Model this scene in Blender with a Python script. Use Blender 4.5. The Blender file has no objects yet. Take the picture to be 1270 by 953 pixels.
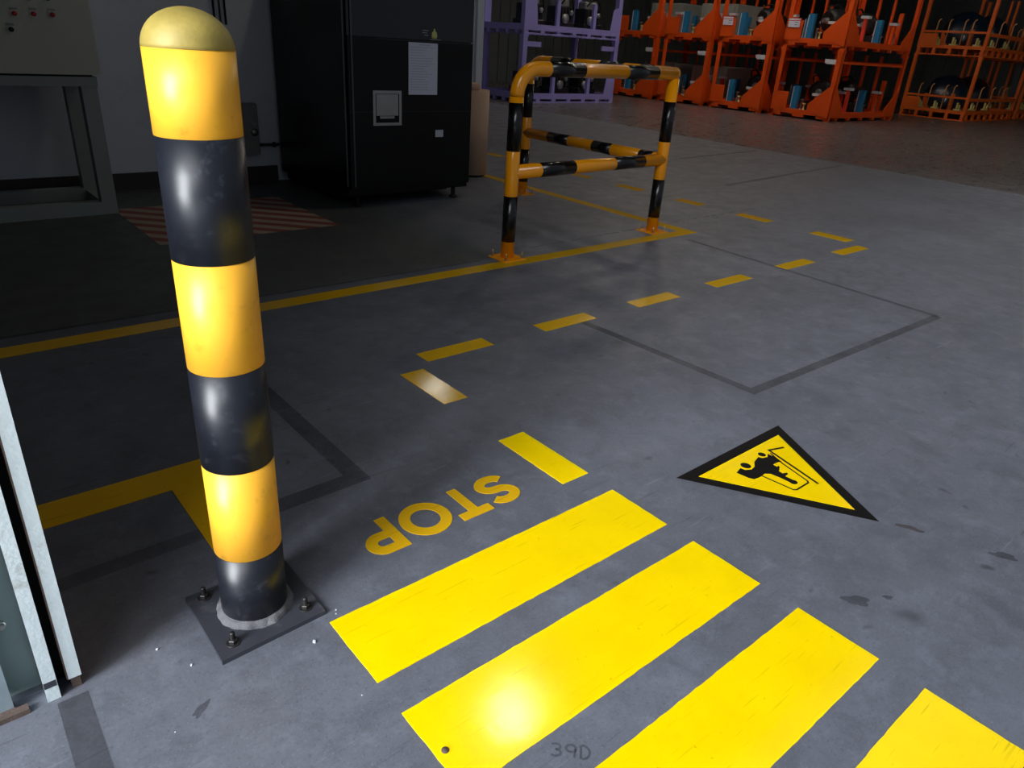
import bpy, math, random
from mathutils import Matrix, Vector
random.seed(7)
sc = bpy.context.scene
PI = math.pi
# ---------------------------------------------------------------- camera
cam_data = bpy.data.cameras.new('camera')
cam = bpy.data.objects.new('camera', cam_data)
sc.collection.objects.link(cam)
sc.camera = cam
cam_data.sensor_fit = 'HORIZONTAL'
cam_data.sensor_width = 36.0
cam_data.lens = 25.324
cam_data.clip_start = 0.05
cam_data.clip_end = 200
R_ = Vector((0.76685892, -0.63887619, 0.06135644))
U_ = Vector((0.23338575, 0.36663227, 0.90061749))
F_ = Vector((0.59787832, 0.67632684, -0.43025983))
m = Matrix.Identity(4)
for i in range(3):
    m[i][0], m[i][1], m[i][2] = R_[i], U_[i], -F_[i]
m[2][3] = 1.25
cam.matrix_world = m
# ---------------------------------------------------------------- world, sun, exposure
sc.view_settings.view_transform = 'Standard'
sc.view_settings.look = 'None'
sc.view_settings.gamma = 1.0
sc.view_settings.use_curve_mapping = False
sc.view_settings.exposure = 0.0
world = bpy.data.worlds.new('overcast_sky')
sc.world = world
world.use_nodes = True
wn = world.node_tree.nodes
bg = wn['Background']
bg.inputs['Color'].default_value = (0.78, 0.88, 1.0, 1)
bg.inputs['Strength'].default_value = 0.2
sun_d = bpy.data.lights.new('sun', 'SUN')
sun_d.energy = 1.75
sun_d.angle = math.radians(42)
sun_d.color = (0.93, 0.97, 1.0)
sun = bpy.data.objects.new('sun', sun_d)
sc.collection.objects.link(sun)
SUN_AZ, SUN_EL = math.radians(211), math.radians(42)
sdir = Vector((math.cos(SUN_AZ)*math.cos(SUN_EL), math.sin(SUN_AZ)*math.cos(SUN_EL), math.sin(SUN_EL)))
sun.rotation_euler = sdir.to_track_quat('Z', 'Y').to_euler()
sun.location = (-4, -3, 8)
# bright open yard to the left of the doorway
yd = bpy.data.lights.new('yard_daylight', 'AREA'); yd.shape = 'RECTANGLE'; yd.size = 1.9; yd.size_y = 4.4
yd.energy = 820; yd.color = (0.92, 0.96, 1.0)
yo = bpy.data.objects.new('yard_daylight', yd); sc.collection.objects.link(yo)
yo.location = (-4.6, 0.1, 2.3)
yo.rotation_euler = Vector((-5.03, -1.25, 1.6)).to_track_quat('Z', 'Y').to_euler()

# ================================================================ materials
def lin(c):
    return tuple((v/12.92 if v <= 0.04045 else ((v+0.055)/1.055)**2.4) for v in [x/255 for x in c])
def mat(name, rgb, rough=0.5, metal=0.0, var=0.12, scale=8.0, bump=0.0, dirt=None, dirt_amt=0.0, dirt_scale=5.0, emit=0.0, coat=0.0, spec=0.5):
    mt = bpy.data.materials.new(name); mt.use_nodes = True
    nt = mt.node_tree; N = nt.nodes; L = nt.links
    b = N['Principled BSDF']
    c = lin(rgb)
    tc = N.new('ShaderNodeTexCoord')
    no = N.new('ShaderNodeTexNoise'); no.inputs['Scale'].default_value = scale; no.inputs['Detail'].default_value = 6
    L.new(tc.outputs['Object'], no.inputs['Vector'])
    mx = N.new('ShaderNodeMix'); mx.data_type = 'RGBA'
    mx.inputs[6].default_value = (*[v*(1-var) for v in c], 1)
    mx.inputs[7].default_value = (*[min(1, v*(1+var)) for v in c], 1)
    L.new(no.outputs['Fac'], mx.inputs[0])
    out = mx.outputs[2]
    if dirt:
        n2 = N.new('ShaderNodeTexNoise'); n2.inputs['Scale'].default_value = dirt_scale; n2.inputs['Detail'].default_value = 8
        n2.inputs['Roughness'].default_value = 0.7
        L.new(tc.outputs['Object'], n2.inputs['Vector'])
        rp = N.new('ShaderNodeMapRange'); rp.inputs[1].default_value = 0.56; rp.inputs[2].default_value = 0.7
        rp.inputs[3].default_value = 0; rp.inputs[4].default_value = dirt_amt
        L.new(n2.outputs['Fac'], rp.inputs[0])
        m2 = N.new('ShaderNodeMix'); m2.data_type = 'RGBA'
        L.new(rp.outputs[0], m2.inputs[0]); L.new(out, m2.inputs[6]); m2.inputs[7].default_value = (*lin(dirt), 1)
        out = m2.outputs[2]
    L.new(out, b.inputs['Base Color'])
    b.inputs['Roughness'].default_value = rough
    b.inputs['Metallic'].default_value = metal
    b.inputs['Specular IOR Level'].default_value = spec
    b.inputs['Coat Weight'].default_value = coat
    if bump:
        bp = N.new('ShaderNodeBump'); bp.inputs['Strength'].default_value = bump; bp.inputs['Distance'].default_value = 0.002
        n3 = N.new('ShaderNodeTexNoise'); n3.inputs['Scale'].default_value = scale*6; n3.inputs['Detail'].default_value = 5
        L.new(tc.outputs['Object'], n3.inputs['Vector'])
        L.new(n3.outputs['Fac'], bp.inputs['Height']); L.new(bp.outputs[0], b.inputs['Normal'])
    if emit:
        b.inputs['Emission Color'].default_value = (*c, 1); b.inputs['Emission Strength'].default_value = emit
    return mt

def concrete(name, rgb, tint=None, rough=0.5, bump=0.22):
    """polished workshop concrete: clouds, stains, dark oil spots, pale scuffs"""
    mt = bpy.data.materials.new(name); mt.use_nodes = True
    nt = mt.node_tree; N = nt.nodes; L = nt.links
    b = N['Principled BSDF']; c = lin(rgb)
    tc = N.new('ShaderNodeTexCoord'); co = tc.outputs['Object']
    def noise(s, d=8, r=0.6, vec=None, dist=0.0):
        n = N.new('ShaderNodeTexNoise'); n.inputs['Scale'].default_value = s; n.inputs['Detail'].default_value = d
        n.inputs['Roughness'].default_value = r; n.inputs['Distortion'].default_value = dist
        L.new(vec or co, n.inputs['Vector']); return n.outputs['Fac']
    def mr(v, a, z, lo=0.0, hi=1.0):
        n = N.new('ShaderNodeMapRange'); n.inputs[1].default_value = a; n.inputs[2].default_value = z
        n.inputs[3].default_value = lo; n.inputs[4].default_value = hi; L.new(v, n.inputs[0]); return n.outputs[0]
    def mul(a, v, bb=None):
        n = N.new('ShaderNodeMath'); n.operation = 'MULTIPLY'; L.new(a, n.inputs[0])
        if bb is not None: L.new(bb, n.inputs[1])
        else: n.inputs[1].default_value = v
        return n.outputs[0]
    def mix(f, a, col):
        n = N.new('ShaderNodeMix'); n.data_type = 'RGBA'; L.new(f, n.inputs[0])
        if isinstance(a, tuple): n.inputs[6].default_value = (*a, 1)
        else: L.new(a, n.inputs[6])
        n.inputs[7].default_value = (*col, 1); return n.outputs[2]
    base = mix(mr(noise(1.1, 6, 0.55), 0.35, 0.68), tuple(v*0.84 for v in c), tuple(min(1, v*1.18) for v in c))
    base = mix(mr(noise(6.5, 10, 0.72, dist=0.6), 0.47, 0.68, 0, 0.6), base, tuple(v*0.55 for v in c))
    base = mix(mr(noise(11, 10, 0.75), 0.5, 0.7, 0, 0.5), base, tuple(min(1, v*1.7) for v in c))
    # fine grit
    base = mix(mr(noise(110, 4, 0.8), 0.54, 0.68, 0, 0.6), base, tuple(v*0.45 for v in c))
    base = mix(mr(noise(170, 3, 0.8), 0.58, 0.70, 0, 0.55), base, tuple(min(1, v*2.1) for v in c))
    # oil spots
    vo = N.new('ShaderNodeTexVoronoi'); vo.inputs['Scale'].default_value = 1.9
    dn = N.new('ShaderNodeTexNoise'); dn.inputs['Scale'].default_value = 9; L.new(co, dn.inputs['Vector'])
    ad = N.new('ShaderNodeMix'); ad.data_type = 'RGBA'; ad.blend_type = 'ADD'; ad.inputs[0].default_value = 0.14
    L.new(co, ad.inputs[6]); L.new(dn.outputs['Color'], ad.inputs[7]); L.new(ad.outputs[2], vo.inputs['Vector'])
    spot = mr(vo.outputs['Distance'], 0.04, 0.12, 0.7, 0)
    base = mix(mul(spot, 0, mr(noise(0.9, 2), 0.45, 0.6)), base, tuple(v*0.35 for v in c))
    v2 = N.new('ShaderNodeTexVoronoi'); v2.inputs['Scale'].default_value = 8; L.new(ad.outputs[2], v2.inputs['Vector'])
    base = mix(mul(mr(v2.outputs['Distance'], 0.04, 0.13, 0.75, 0), 0, mr(noise(1.7, 2), 0.44, 0.56)), base, tuple(v*0.3 for v in c))
    # scratches: stretched noise in two directions
    for rz, sd in ((0.5, 3.0), (-0.9, 7.0), (1.6, 11.0)):
        mp = N.new('ShaderNodeMapping'); mp.inputs['Rotation'].default_value = (0, 0, rz); mp.inputs['Scale'].default_value = (1.6, 34, 1); mp.inputs['Location'].default_value = (sd, sd, 0)
        L.new(co, mp.inputs[0])
        s = mul(mr(noise(2.2, 3, 0.5, mp.outputs[0], 0.25), 0.665, 0.70, 0, 0.5), 0, mr(noise(1.4, 3), 0.5, 0.6))
        base = mix(s, base, tuple(v*(0.35 if rz < 1 else 2.0) for v in c))
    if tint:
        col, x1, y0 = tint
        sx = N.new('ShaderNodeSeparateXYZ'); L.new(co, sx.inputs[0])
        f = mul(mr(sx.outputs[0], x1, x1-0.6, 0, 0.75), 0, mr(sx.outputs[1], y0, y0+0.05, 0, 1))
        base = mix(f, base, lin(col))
    L.new(base, b.inputs['Base Color'])
    rg = mr(noise(5, 8, 0.65), 0.3, 0.7, rough-0.1, rough+0.12)
    L.new(rg, b.inputs['Roughness'])
    bp = N.new('ShaderNodeBump'); bp.inputs['Strength'].default_value = bump; bp.inputs['Distance'].default_value = 0.003
    L.new(noise(40, 8, 0.7), bp.inputs['Height']); L.new(bp.outputs[0], b.inputs['Normal'])
    return mt

def paint(name, rgb, rough=0.3, wear=0.3, spec=0.5):
    """glossy floor tape with faint rubbed streaks"""
    mt = bpy.data.materials.new(name); mt.use_nodes = True
    nt = mt.node_tree; N = nt.nodes; L = nt.links; b = N['Principled BSDF']; c = lin(rgb)
    tc = N.new('ShaderNodeTexCoord')
    n1 = N.new('ShaderNodeTexNoise'); n1.inputs['Scale'].default_value = 7; n1.inputs['Detail'].default_value = 7; L.new(tc.outputs['Object'], n1.inputs['Vector'])
    mx = N.new('ShaderNodeMix'); mx.data_type = 'RGBA'; L.new(n1.outputs['Fac'], mx.inputs[0])
    mx.inputs[6].default_value = (*[v*0.86 for v in c], 1); mx.inputs[7].default_value = (*[min(1, v*1.08) for v in c], 1)
    out = mx.outputs[2]
    for rz, sd, dk in ((-0.75, 2.3, 0.45), (-0.45, 5.1, 0.6), (0.4, 8.0, 0.55)):
        mp = N.new('ShaderNodeMapping'); mp.inputs['Rotation'].default_value = (0, 0, rz); mp.inputs['Scale'].default_value = (2.5, 60, 1); mp.inputs['Location'].default_value = (sd, sd, 0)
        L.new(tc.outputs['Object'], mp.inputs[0])
        n2 = N.new('ShaderNodeTexNoise'); n2.inputs['Scale'].default_value = 2; n2.inputs['Detail'].default_value = 2; L.new(mp.outputs[0], n2.inputs['Vector'])
        rp = N.new('ShaderNodeMapRange'); rp.inputs[1].default_value = 0.68; rp.inputs[2].default_value = 0.74; rp.inputs[3].default_value = 0; rp.inputs[4].default_value = wear*1.3
        L.new(n2.outputs['Fac'], rp.inputs[0])
        m2 = N.new('ShaderNodeMix'); m2.data_type = 'RGBA'; L.new(rp.outputs[0], m2.inputs[0]); L.new(out, m2.inputs[6]); m2.inputs[7].default_value = (*[v*dk for v in c], 1)
        out = m2.outputs[2]
    # specks of dirt
    n3 = N.new('ShaderNodeTexNoise'); n3.inputs['Scale'].default_value = 60; n3.inputs['Detail'].default_value = 3; L.new(tc.outputs['Object'], n3.inputs['Vector'])
    rp = N.new('ShaderNodeMapRange'); rp.inputs[1].default_value = 0.70; rp.inputs[2].default_value = 0.74; rp.inputs[3].default_value = 0; rp.inputs[4].default_value = wear
    L.new(n3.outputs['Fac'], rp.inputs[0])
    m2 = N.new('ShaderNodeMix'); m2.data_type = 'RGBA'; L.new(rp.outputs[0], m2.inputs[0]); L.new(out, m2.inputs[6]); m2.inputs[7].default_value = (*[v*0.3 for v in c], 1)
    L.new(m2.outputs[2], b.inputs['Base Color'])
    b.inputs['Specular IOR Level'].default_value = spec
    rr = N.new('ShaderNodeMapRange'); rr.inputs[3].default_value = rough-0.03; rr.inputs[4].default_value = rough+0.06; L.new(n1.outputs['Fac'], rr.inputs[0])
    L.new(rr.outputs[0], b.inputs['Roughness'])
    bp = N.new('ShaderNodeBump'); bp.inputs['Strength'].default_value = 0.12; bp.inputs['Distance'].default_value = 0.002
    n4 = N.new('ShaderNodeTexNoise'); n4.inputs['Scale'].default_value = 22; n4.inputs['Detail'].default_value = 4; L.new(tc.outputs['Object'], n4.inputs['Vector'])
    L.new(n4.outputs['Fac'], bp.inputs['Height']); L.new(bp.outputs[0], b.inputs['Normal'])
    return mt

M = dict(
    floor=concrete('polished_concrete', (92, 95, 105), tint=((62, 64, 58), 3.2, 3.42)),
    floor_far=concrete('brown_concrete', (96, 92, 92), rough=0.3, bump=0.04),
    residue=mat('tape_residue', (48, 49, 54), 0.5, var=0.3, scale=30),
    residue_faint=mat('faint_tape_residue', (52, 53, 57), 0.5, var=0.3, scale=30),
    yard=concrete('pale_bounce_concrete', (206, 206, 202), rough=0.7),
    brown_stain=mat('brown_stain', (70, 56, 50), 0.6),
    joint=mat('pale_joint_filler', (124, 124, 128), 0.7, var=0.4, scale=20),
    tape=paint('bright_yellow_floor_tape', (252, 212, 0), 0.11, 0.35),
    tape_old=paint('worn_yellow_floor_tape', (216, 168, 20), 0.15, 0.5),
    tape_black=mat('black_floor_tape', (4, 4, 5), 0.55, var=0.3, dirt=(36, 36, 38), dirt_amt=0.25, dirt_scale=25, spec=0.2),
    red=mat('faded_red_floor_paint', (130, 62, 50), 0.6, dirt=(90, 84, 76), dirt_amt=0.7, dirt_scale=12),
    pale=mat('faded_pale_floor_paint', (158, 142, 124), 0.6, dirt=(90, 88, 80), dirt_amt=0.6, dirt_scale=12),
    byellow=mat('glossy_yellow_band', (240, 174, 50), 0.38, var=0.06, scale=4, dirt=(110, 86, 30), dirt_amt=0.3, dirt_scale=28),
    bcap=mat('scuffed_yellow_dome', (148, 130, 62), 0.55, var=0.4, scale=24, bump=0.3, dirt=(188, 150, 34), dirt_amt=0.8, dirt_scale=9),
    bblack=mat('glossy_black_band', (20, 23, 31), 0.36, var=0.3, dirt=(80, 84, 92), dirt_amt=0.25, dirt_scale=34),
    ryellow=mat('rail_yellow_gloss', (250, 160, 4), 0.22, var=0.05, coat=0.4),
    rblack=mat('rail_black_gloss', (9, 9, 11), 0.25, var=0.2, coat=0.2),
    plate=mat('dark_dusty_steel_plate', (58, 60, 68), 0.42, 0.2, var=0.25, scale=14, dirt=(112, 112, 116), dirt_amt=0.5, dirt_scale=10),
    weld=mat('dusty_weld_bead', (88, 88, 92), 0.8, var=0.5, scale=40, bump=0.8, dirt=(140, 140, 140), dirt_amt=0.7, dirt_scale=40),
    bolt=mat('dark_bolt_steel', (60, 58, 58), 0.45, 0.7, var=0.4, scale=60),
    zinc=mat('zinc_bolt', (190, 170, 130), 0.35, 0.8),
    guide=mat('pale_galvanised_guide', (196, 208, 212), 0.5, 0.1, var=0.12, scale=18, bump=0.4, dirt=(128, 116, 98), dirt_amt=0.6, dirt_scale=16),
    guide_plate=mat('grey_green_sheet', (118, 134, 134), 0.5, 0.1, var=0.2, dirt=(84, 92, 90), dirt_amt=0.6, dirt_scale=7),
    rust=mat('rusty_steel', (84, 70, 64), 0.8, 0.2, var=0.45, scale=40, bump=0.6),
    blueangle=mat('blue_grey_angle', (124, 138, 146), 0.5, 0.1, var=0.3, scale=20, dirt=(70, 78, 84), dirt_amt=0.7, dirt_scale=14),
    dark=mat('dark_gap', (12, 12, 12), 0.8),
    wall=mat('painted_grey_wall', (200, 204, 214), 0.7, var=0.06, scale=2, dirt=(176, 178, 184), dirt_amt=0.4, dirt_scale=4),
    skirt=mat('dark_skirting_paint', (52, 48, 44), 0.6),
    ceil=mat('dark_roof_sheet', (110, 112, 116), 0.7),
    farwall=mat('far_wall_sheet', (92, 98, 100), 0.7, var=0.2, scale=1),
    console=mat('console_grey_green', (176, 176, 164), 0.5, var=0.08, scale=3),
    frame=mat('stand_frame_grey', (138, 144, 140), 0.5, var=0.1),
    machine=mat('black_machine_enamel', (6, 7, 7), 0.3, var=0.3, scale=2, spec=0.3),
    glass_dark=mat('dark_tinted_window', (8, 10, 16), 0.08, var=0.2, scale=3),
    steel=mat('brushed_steel', (170, 172, 168), 0.32, 0.9, var=0.15),
    silver=mat('silver_edge_strip', (84, 88, 90), 0.4, 0.5),
    paper=mat('notice_paper', (222, 226, 244), 0.8, var=0.03),
    white=mat('white_card', (206, 210, 220), 0.6, var=0.05),
    ink=mat('printed_ink', (60, 64, 80), 0.7),
    card=mat('brown_paper_roll', (196, 164, 140), 0.75, var=0.06, scale=4),
    pipe=mat('dark_conduit', (48, 52, 56), 0.4, 0.5),
    box=mat('grey_switch_box', (128, 130, 126), 0.5),
    orange=mat('orange_rack_paint', (238, 88, 18), 0.42, var=0.12, scale=3),
    amber=mat('amber_orange_rack_paint', (228, 104, 26), 0.45, var=0.15, scale=3),
    purple=mat('lilac_rack_paint', (146, 142, 214), 0.45, var=0.12, scale=3),
    blue=mat('blue_pad', (36, 122, 172), 0.5),
    redpost=mat('red_bracket_paint', (232, 74, 50), 0.45),
    lime=mat('pale_yellow_nylon', (212, 208, 128), 0.5),
    engine=mat('dark_casting', (34, 36, 38), 0.45, 0.4, var=0.6, scale=9, dirt=(120, 124, 128), dirt_amt=0.7, dirt_scale=16),
    alu=mat('cast_aluminium', (140, 144, 146), 0.45, 0.5, var=0.4, scale=16),
    crate=mat('grey_green_crate', (140, 152, 148), 0.6, var=0.1),
    crate_dark=mat('dark_blue_crate', (48, 60, 72), 0.6, var=0.2),
    film=mat('blue_wrapping_film', (13, 34, 52), 0.3, var=0.7, scale=7, coat=0.4),
    hook=mat('pale_hook_tube', (214, 158, 96), 0.4),
    redcap=mat('red_button_cap', (170, 26, 30), 0.35),
    lampshell=mat('lamp_housing', (120, 122, 126), 0.4, 0.5),
    lamp_fill=mat('fill_lamp_diffuser', (255, 240, 222), 0.5, var=0.0, emit=68.0),  # stronger glow for the unseen lamps added to light the racks
    lamp=mat('lamp_diffuser', (255, 246, 226), 0.5, var=0.0, emit=36.0),
)

def fade(mt, lo=0.3, hi=0.7, amt=0.75, scale=3):
    # worn film: shows the concrete through where it is rubbed away
    N = mt.node_tree.nodes; L = mt.node_tree.links; b = N['Principled BSDF']
    n = N.new('ShaderNodeTexNoise'); n.inputs['Scale'].default_value = scale; n.inputs['Detail'].default_value = 9; n.inputs['Roughness'].default_value = 0.75
    tc = N.new('ShaderNodeTexCoord'); L.new(tc.outputs['Object'], n.inputs['Vector'])
    r = N.new('ShaderNodeMapRange'); r.inputs[1].default_value = lo; r.inputs[2].default_value = hi; r.inputs[3].default_value = amt*0.35; r.inputs[4].default_value = amt
    L.new(n.outputs['Fac'], r.inputs[0]); L.new(r.outputs[0], b.inputs['Alpha'])
fade(M['residue'], amt=0.5); fade(M['residue_faint'], amt=0.3); fade(M['brown_stain'], amt=0.6, scale=20); fade(M['joint'], amt=0.7, scale=20)

# ================================================================ geometry helpers
class MB:
    def __init__(self): self.v = []; self.f = []; self.s = []
    def add(self, vs, fs, smooth=False):
        o = len(self.v); self.v += [tuple(p) for p in vs]
        for f in fs: self.f.append(tuple(i+o for i in f)); self.s.append(smooth)
        return self
    def box(self, a, b, mtx=None):
        (x0, y0, z0), (x1, y1, z1) = a, b
        vs = [Vector(p) for p in ((x0,y0,z0),(x1,y0,z0),(x1,y1,z0),(x0,y1,z0),(x0,y0,z1),(x1,y0,z1),(x1,y1,z1),(x0,y1,z1))]
        if mtx: vs = [mtx @ p for p in vs]
        return self.add(vs, [(0,3,2,1),(4,5,6,7),(0,1,5,4),(1,2,6,5),(2,3,7,6),(3,0,4,7)])
    def bevbox(self, a, b, r=0.004, mtx=None):
        # box with its vertical and top edges cut
        (x0, y0, z0), (x1, y1, z1) = a, b
        def ring(e, z): return [(x0+r+e*0, y0+e, z), (x1-r, y0+e, z), (x1-e, y0+r, z), (x1-e, y1-r, z), (x1-r, y1-e, z), (x0+r, y1-e, z), (x0+e, y1-r, z), (x0+e, y0+r, z)]
        vs = ring(0, z0)+ring(0, z1-r)+ring(r*0.9, z1)
        if mtx: vs = [mtx @ Vector(p) for p in vs]
        fs = [tuple(range(7, -1, -1)), tuple(range(16, 24))]
        for k in range(2):
            for i in range(8): j = (i+1) % 8; fs.append((k*8+i, k*8+j, k*8+8+j, k*8+8+i))
        return self.add(vs, fs)
    def lathe(self, prof, c=(0,0,0), n=24, axis='Z', cap=True, a0=0.0):
        vs = []; c = Vector(c)
        for (r, z) in prof:
            for i in range(n):
                a = a0+2*PI*i/n; p = (r*math.cos(a), r*math.sin(a), z)
                if axis == 'X': p = (p[2], p[0], p[1])
                elif axis == 'Y': p = (p[1], p[2], p[0])
                vs.append(c+Vector(p))
        fs = []
        for k in range(len(prof)-1):
            for i in range(n): j = (i+1) % n; fs.append((k*n+i, k*n+j, (k+1)*n+j, (k+1)*n+i))
        self.add(vs, fs, n > 8)
        if cap:
            o = len(self.v)-len(vs); e = (len(prof)-1)*n
            if prof[0][0] > 1e-5: self.f.append(tuple(o+i for i in range(n-1, -1, -1))); self.s.append(False)
            if prof[-1][0] > 1e-5: self.f.append(tuple(o+e+i for i in range(n))); self.s.append(False)
        return self
    def cyl(self, c, r, h, n=16, axis='Z'): return self.lathe([(r, 0), (r, h)], c, n, axis)
    def tube(self, pts, r, n=16, cap=True):
        pts = [Vector(p) for p in pts]; vs = []; u = None
        for i, p in enumerate(pts):
            d = ((pts[i+1]-p).normalized() if i == 0 else (p-pts[i-1]).normalized() if i == len(pts)-1 else ((pts[i+1]-p).normalized()+(p-pts[i-1]).normalized()).normalized())
            if u is None:
                u = d.cross(Vector((0,0,1))) if abs(d.z) < 0.9 else d.cross(Vector((0,1,0)))
            u = (u-d*u.dot(d)).normalized(); w = d.cross(u)
            k = 1.0
            if 0 < i < len(pts)-1:
                t = (p-pts[i-1]).normalized().dot(d); k = 1/max(t, 0.6)
            for j in range(n):
                a = 2*PI*j/n; vs.append(p+(u*math.cos(a)+w*math.sin(a))*r)
        fs = [(i*n+j, i*n+(j+1) % n, (i+1)*n+(j+1) % n, (i+1)*n+j) for i in range(len(pts)-1) for j in range(n)]
        o = len(self.v); self.add(vs, fs, True)
        if cap:
            self.f.append(tuple(o+j for j in range(n-1, -1, -1))); self.s.append(False)
            e = o+(len(pts)-1)*n; self.f.append(tuple(e+j for j in range(n))); self.s.append(False)
        return self
    def prism(self, pts, z0, z1, plane='XY'):
        ar = sum(pts[i][0]*pts[(i+1) % len(pts)][1]-pts[(i+1) % len(pts)][0]*pts[i][1] for i in range(len(pts)))
        if ar < 0: pts = pts[::-1]
        n = len(pts)
        def P(p, z):
            return (p[0], p[1], z) if plane == 'XY' else (p[0], z, p[1]) if plane == 'XZ' else (z, p[0], p[1])
        vs = [P(p, z0) for p in pts]+[P(p, z1) for p in pts]
        fs = [tuple(range(n-1, -1, -1)), tuple(range(n, 2*n))]+[(i, (i+1) % n, n+(i+1) % n, n+i) for i in range(n)]
        if plane == 'XZ': fs = [f[::-1] for f in fs]
        return self.add(vs, fs)
    def ribbon(self, pts, w, z0, z1, closed=False):
        n = len(pts); L = []; Rr = []
        for i in range(n):
            a = pts[(i-1) % n] if (closed or i > 0) else pts[i]; b = pts[(i+1) % n] if (closed or i < n-1) else pts[i]
            p = pts[i]
            d1 = Vector((p[0]-a[0], p[1]-a[1])); d2 = Vector((b[0]-p[0], b[1]-p[1]))
            d1 = d1.normalized() if d1.length > 1e-9 else d2.normalized(); d2 = d2.normalized() if d2.length > 1e-9 else d1
            d = (d1+d2).normalized(); nn = Vector((-d.y, d.x)); k = 1/max(0.5, d.dot(d1))
            L.append((p[0]+nn.x*w/2*k, p[1]+nn.y*w/2*k)); Rr.append((p[0]-nn.x*w/2*k, p[1]-nn.y*w/2*k))
        o = [(x, y, z1) for x, y in L]+[(x, y, z1) for x, y in Rr]+[(x, y, z0) for x, y in L]+[(x, y, z0) for x, y in Rr]
        fs = []
        for i in range(n if closed else n-1):
            j = (i+1) % n
            fs += [(n+i, n+j, j, i), (i, j, 2*n+j, 2*n+i), (n+j, n+i, 3*n+i, 3*n+j)]
        if not closed: fs += [(0, 2*n, 3*n, n), (n-1, 2*n-1, 4*n-1, 3*n-1)]
        return self.add(o, fs)
    def mesh(self, name, material):
        me = bpy.data.meshes.new(name); me.from_pydata(self.v, [], self.f)
        for p, s in zip(me.polygons, self.s): p.use_smooth = s
        me.materials.append(material); me.update(); return me
    def build(self, name, material, parent=None, label=None, loc=None):
        o = bpy.data.objects.new(name, self.mesh(name, material)); sc.collection.objects.link(o)
        if parent: o.parent = parent
        if loc: o.location = loc
        if label: o['label'] = label
        return o
def tag(o, label, cat, group=None):
    o['label'] = label; o['category'] = cat
    if group: o['group'] = group
    return o
def thing(name, label, cat, loc=(0,0,0), rz=0.0, group=None):
    o = bpy.data.objects.new(name, None); sc.collection.objects.link(o); o.empty_display_size = 0.1
    o.location = loc; o.rotation_euler = (0, 0, rz); return tag(o, label, cat, group)
def struct(o): o['kind'] = 'structure'; return o
def copy_tree(o, parent=None):
    kids = [c for c in o.children]
    c = o.copy(); sc.collection.objects.link(c); c.parent = parent
    for k in kids: copy_tree(k, c)
    return c

# ================================================================ the hall
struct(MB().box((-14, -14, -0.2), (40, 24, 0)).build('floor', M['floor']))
struct(MB().box((-14, -14, -0.1), (-0.75, 1.3, 0.003)).build('yard_bounce_paving', M['yard']))  # unseen pale apron, added so the bollard's left side has something bright to reflect
# browner slab beyond the joint, one trowel coat proud
struct(MB().prism([(9.93, 1.5), (10.42, 10.2), (10.75, 23.9), (39.9, 23.9), (39.9, 1.5)], -0.01, 0.0022).build('floor_slab', M['floor_far']))
struct(MB().ribbon([(9.92, 1.5), (10.41, 10.2), (10.74, 23.9)], 0.035, -0.005, 0.003).build('floor_joint', M['joint']))
LH = 3.9   # lintel height
fw = struct(MB().box((-14, 1.42, 0), (-0.0, 1.62, 9)).build('wall_front', M['wall']))
struct(MB().box((0.0, 1.42, LH), (9.5, 1.62, 9)).build('wall_lintel', M['wall']))
struct(MB().box((9.5, 1.42, 0), (40, 1.62, 9)).build('wall_right', M['wall']))
struct(MB().box((-5.2, 6.33, 0), (4.86, 6.53, 2.35)).build('wall_back', M['wall']))
struct(MB().box((4.66, 6.53, 0), (4.86, 19.96, 2.35)).build('wall_inner', M['wall']))
struct(MB().box((-5.4, 1.62, 0), (-5.2, 20.2, 7.6)).build('wall_left', M['wall']))
w = MB().box((34, 1.62, 0), (34.2, 24, 7.6))
for k in range(56): w.box((33.96, 1.7+k*0.4, 0.0), (34.0, 1.9+k*0.4, 7.6))
struct(w.build('wall_far', M['farwall']))
w = MB().box((-5.2, 20, 0), (34, 20.2, 7.6))
for k in range(97): w.box((-5.1+k*0.4, 19.96, 0), (-4.9+k*0.4, 20.0, 7.6))
struct(w.build('wall_rear', M['farwall']))
struct(MB().box((-5.4, 1.62, 7.6), (34.2, 24, 7.8)).build('ceiling', M['ceil']))
struct(MB().box((-5.2, 6.315, 0), (2.66, 6.33, 0.13)).build('baseboard_back', M['skirt']))
struct(MB().box((4.79, 6.29, 0), (4.87, 6.33, 2.35)).build('trim_1', M['white']))

# ---- shutter guide at the left jamb
g = thing('shutter_guide', 'pale galvanised roller shutter guide with dark slot at the left jamb', 'door guide', (0.034, 1.37, 0))
def rel(mb, name, material, parent, label=None):
    # build in world coordinates under an unrotated parent
    lx, ly, lz = parent.location
    mb.v = [(x-lx, y-ly, z-lz) for x, y, z in mb.v]
    return mb.build(name, material, parent, label)
rel(MB().box((0.044, 1.338, 0.03), (0.067, 1.40, LH)), 'inner_flange', M['guide'], g)
rel(MB().box((0.047, 1.342, 0.0), (0.064, 1.39, 0.03)), 'flange_foot', M['rust'], g)
rel(MB().box((0.001, 1.332, 0.0), (0.0245, 1.39, LH)), 'outer_flange', M['guide'], g)
rel(MB().box((0.0015, 1.3312, 0.035), (0.0225, 1.3325, 0.05)), 'chipped_patch', M['plate'], g)
rel(MB().box((0.0245, 1.385, 0), (0.044, 1.42, LH)), 'slot_back', M['dark'], g)
rel(MB().box((0.0410, 1.3385, 0.03), (0.044, 1.385, LH)), 'rusty_lip', M['rust'], g)
jp = thing('jamb_sheet', 'grey-green sheet metal jamb cladding beside the shutter guide', 'cladding', (-0.4, 1.40, 0))
rel(MB().box((-0.9, 1.392, 0), (0.0005, 1.419, LH)), 'sheet', M['guide_plate'], jp)
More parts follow.
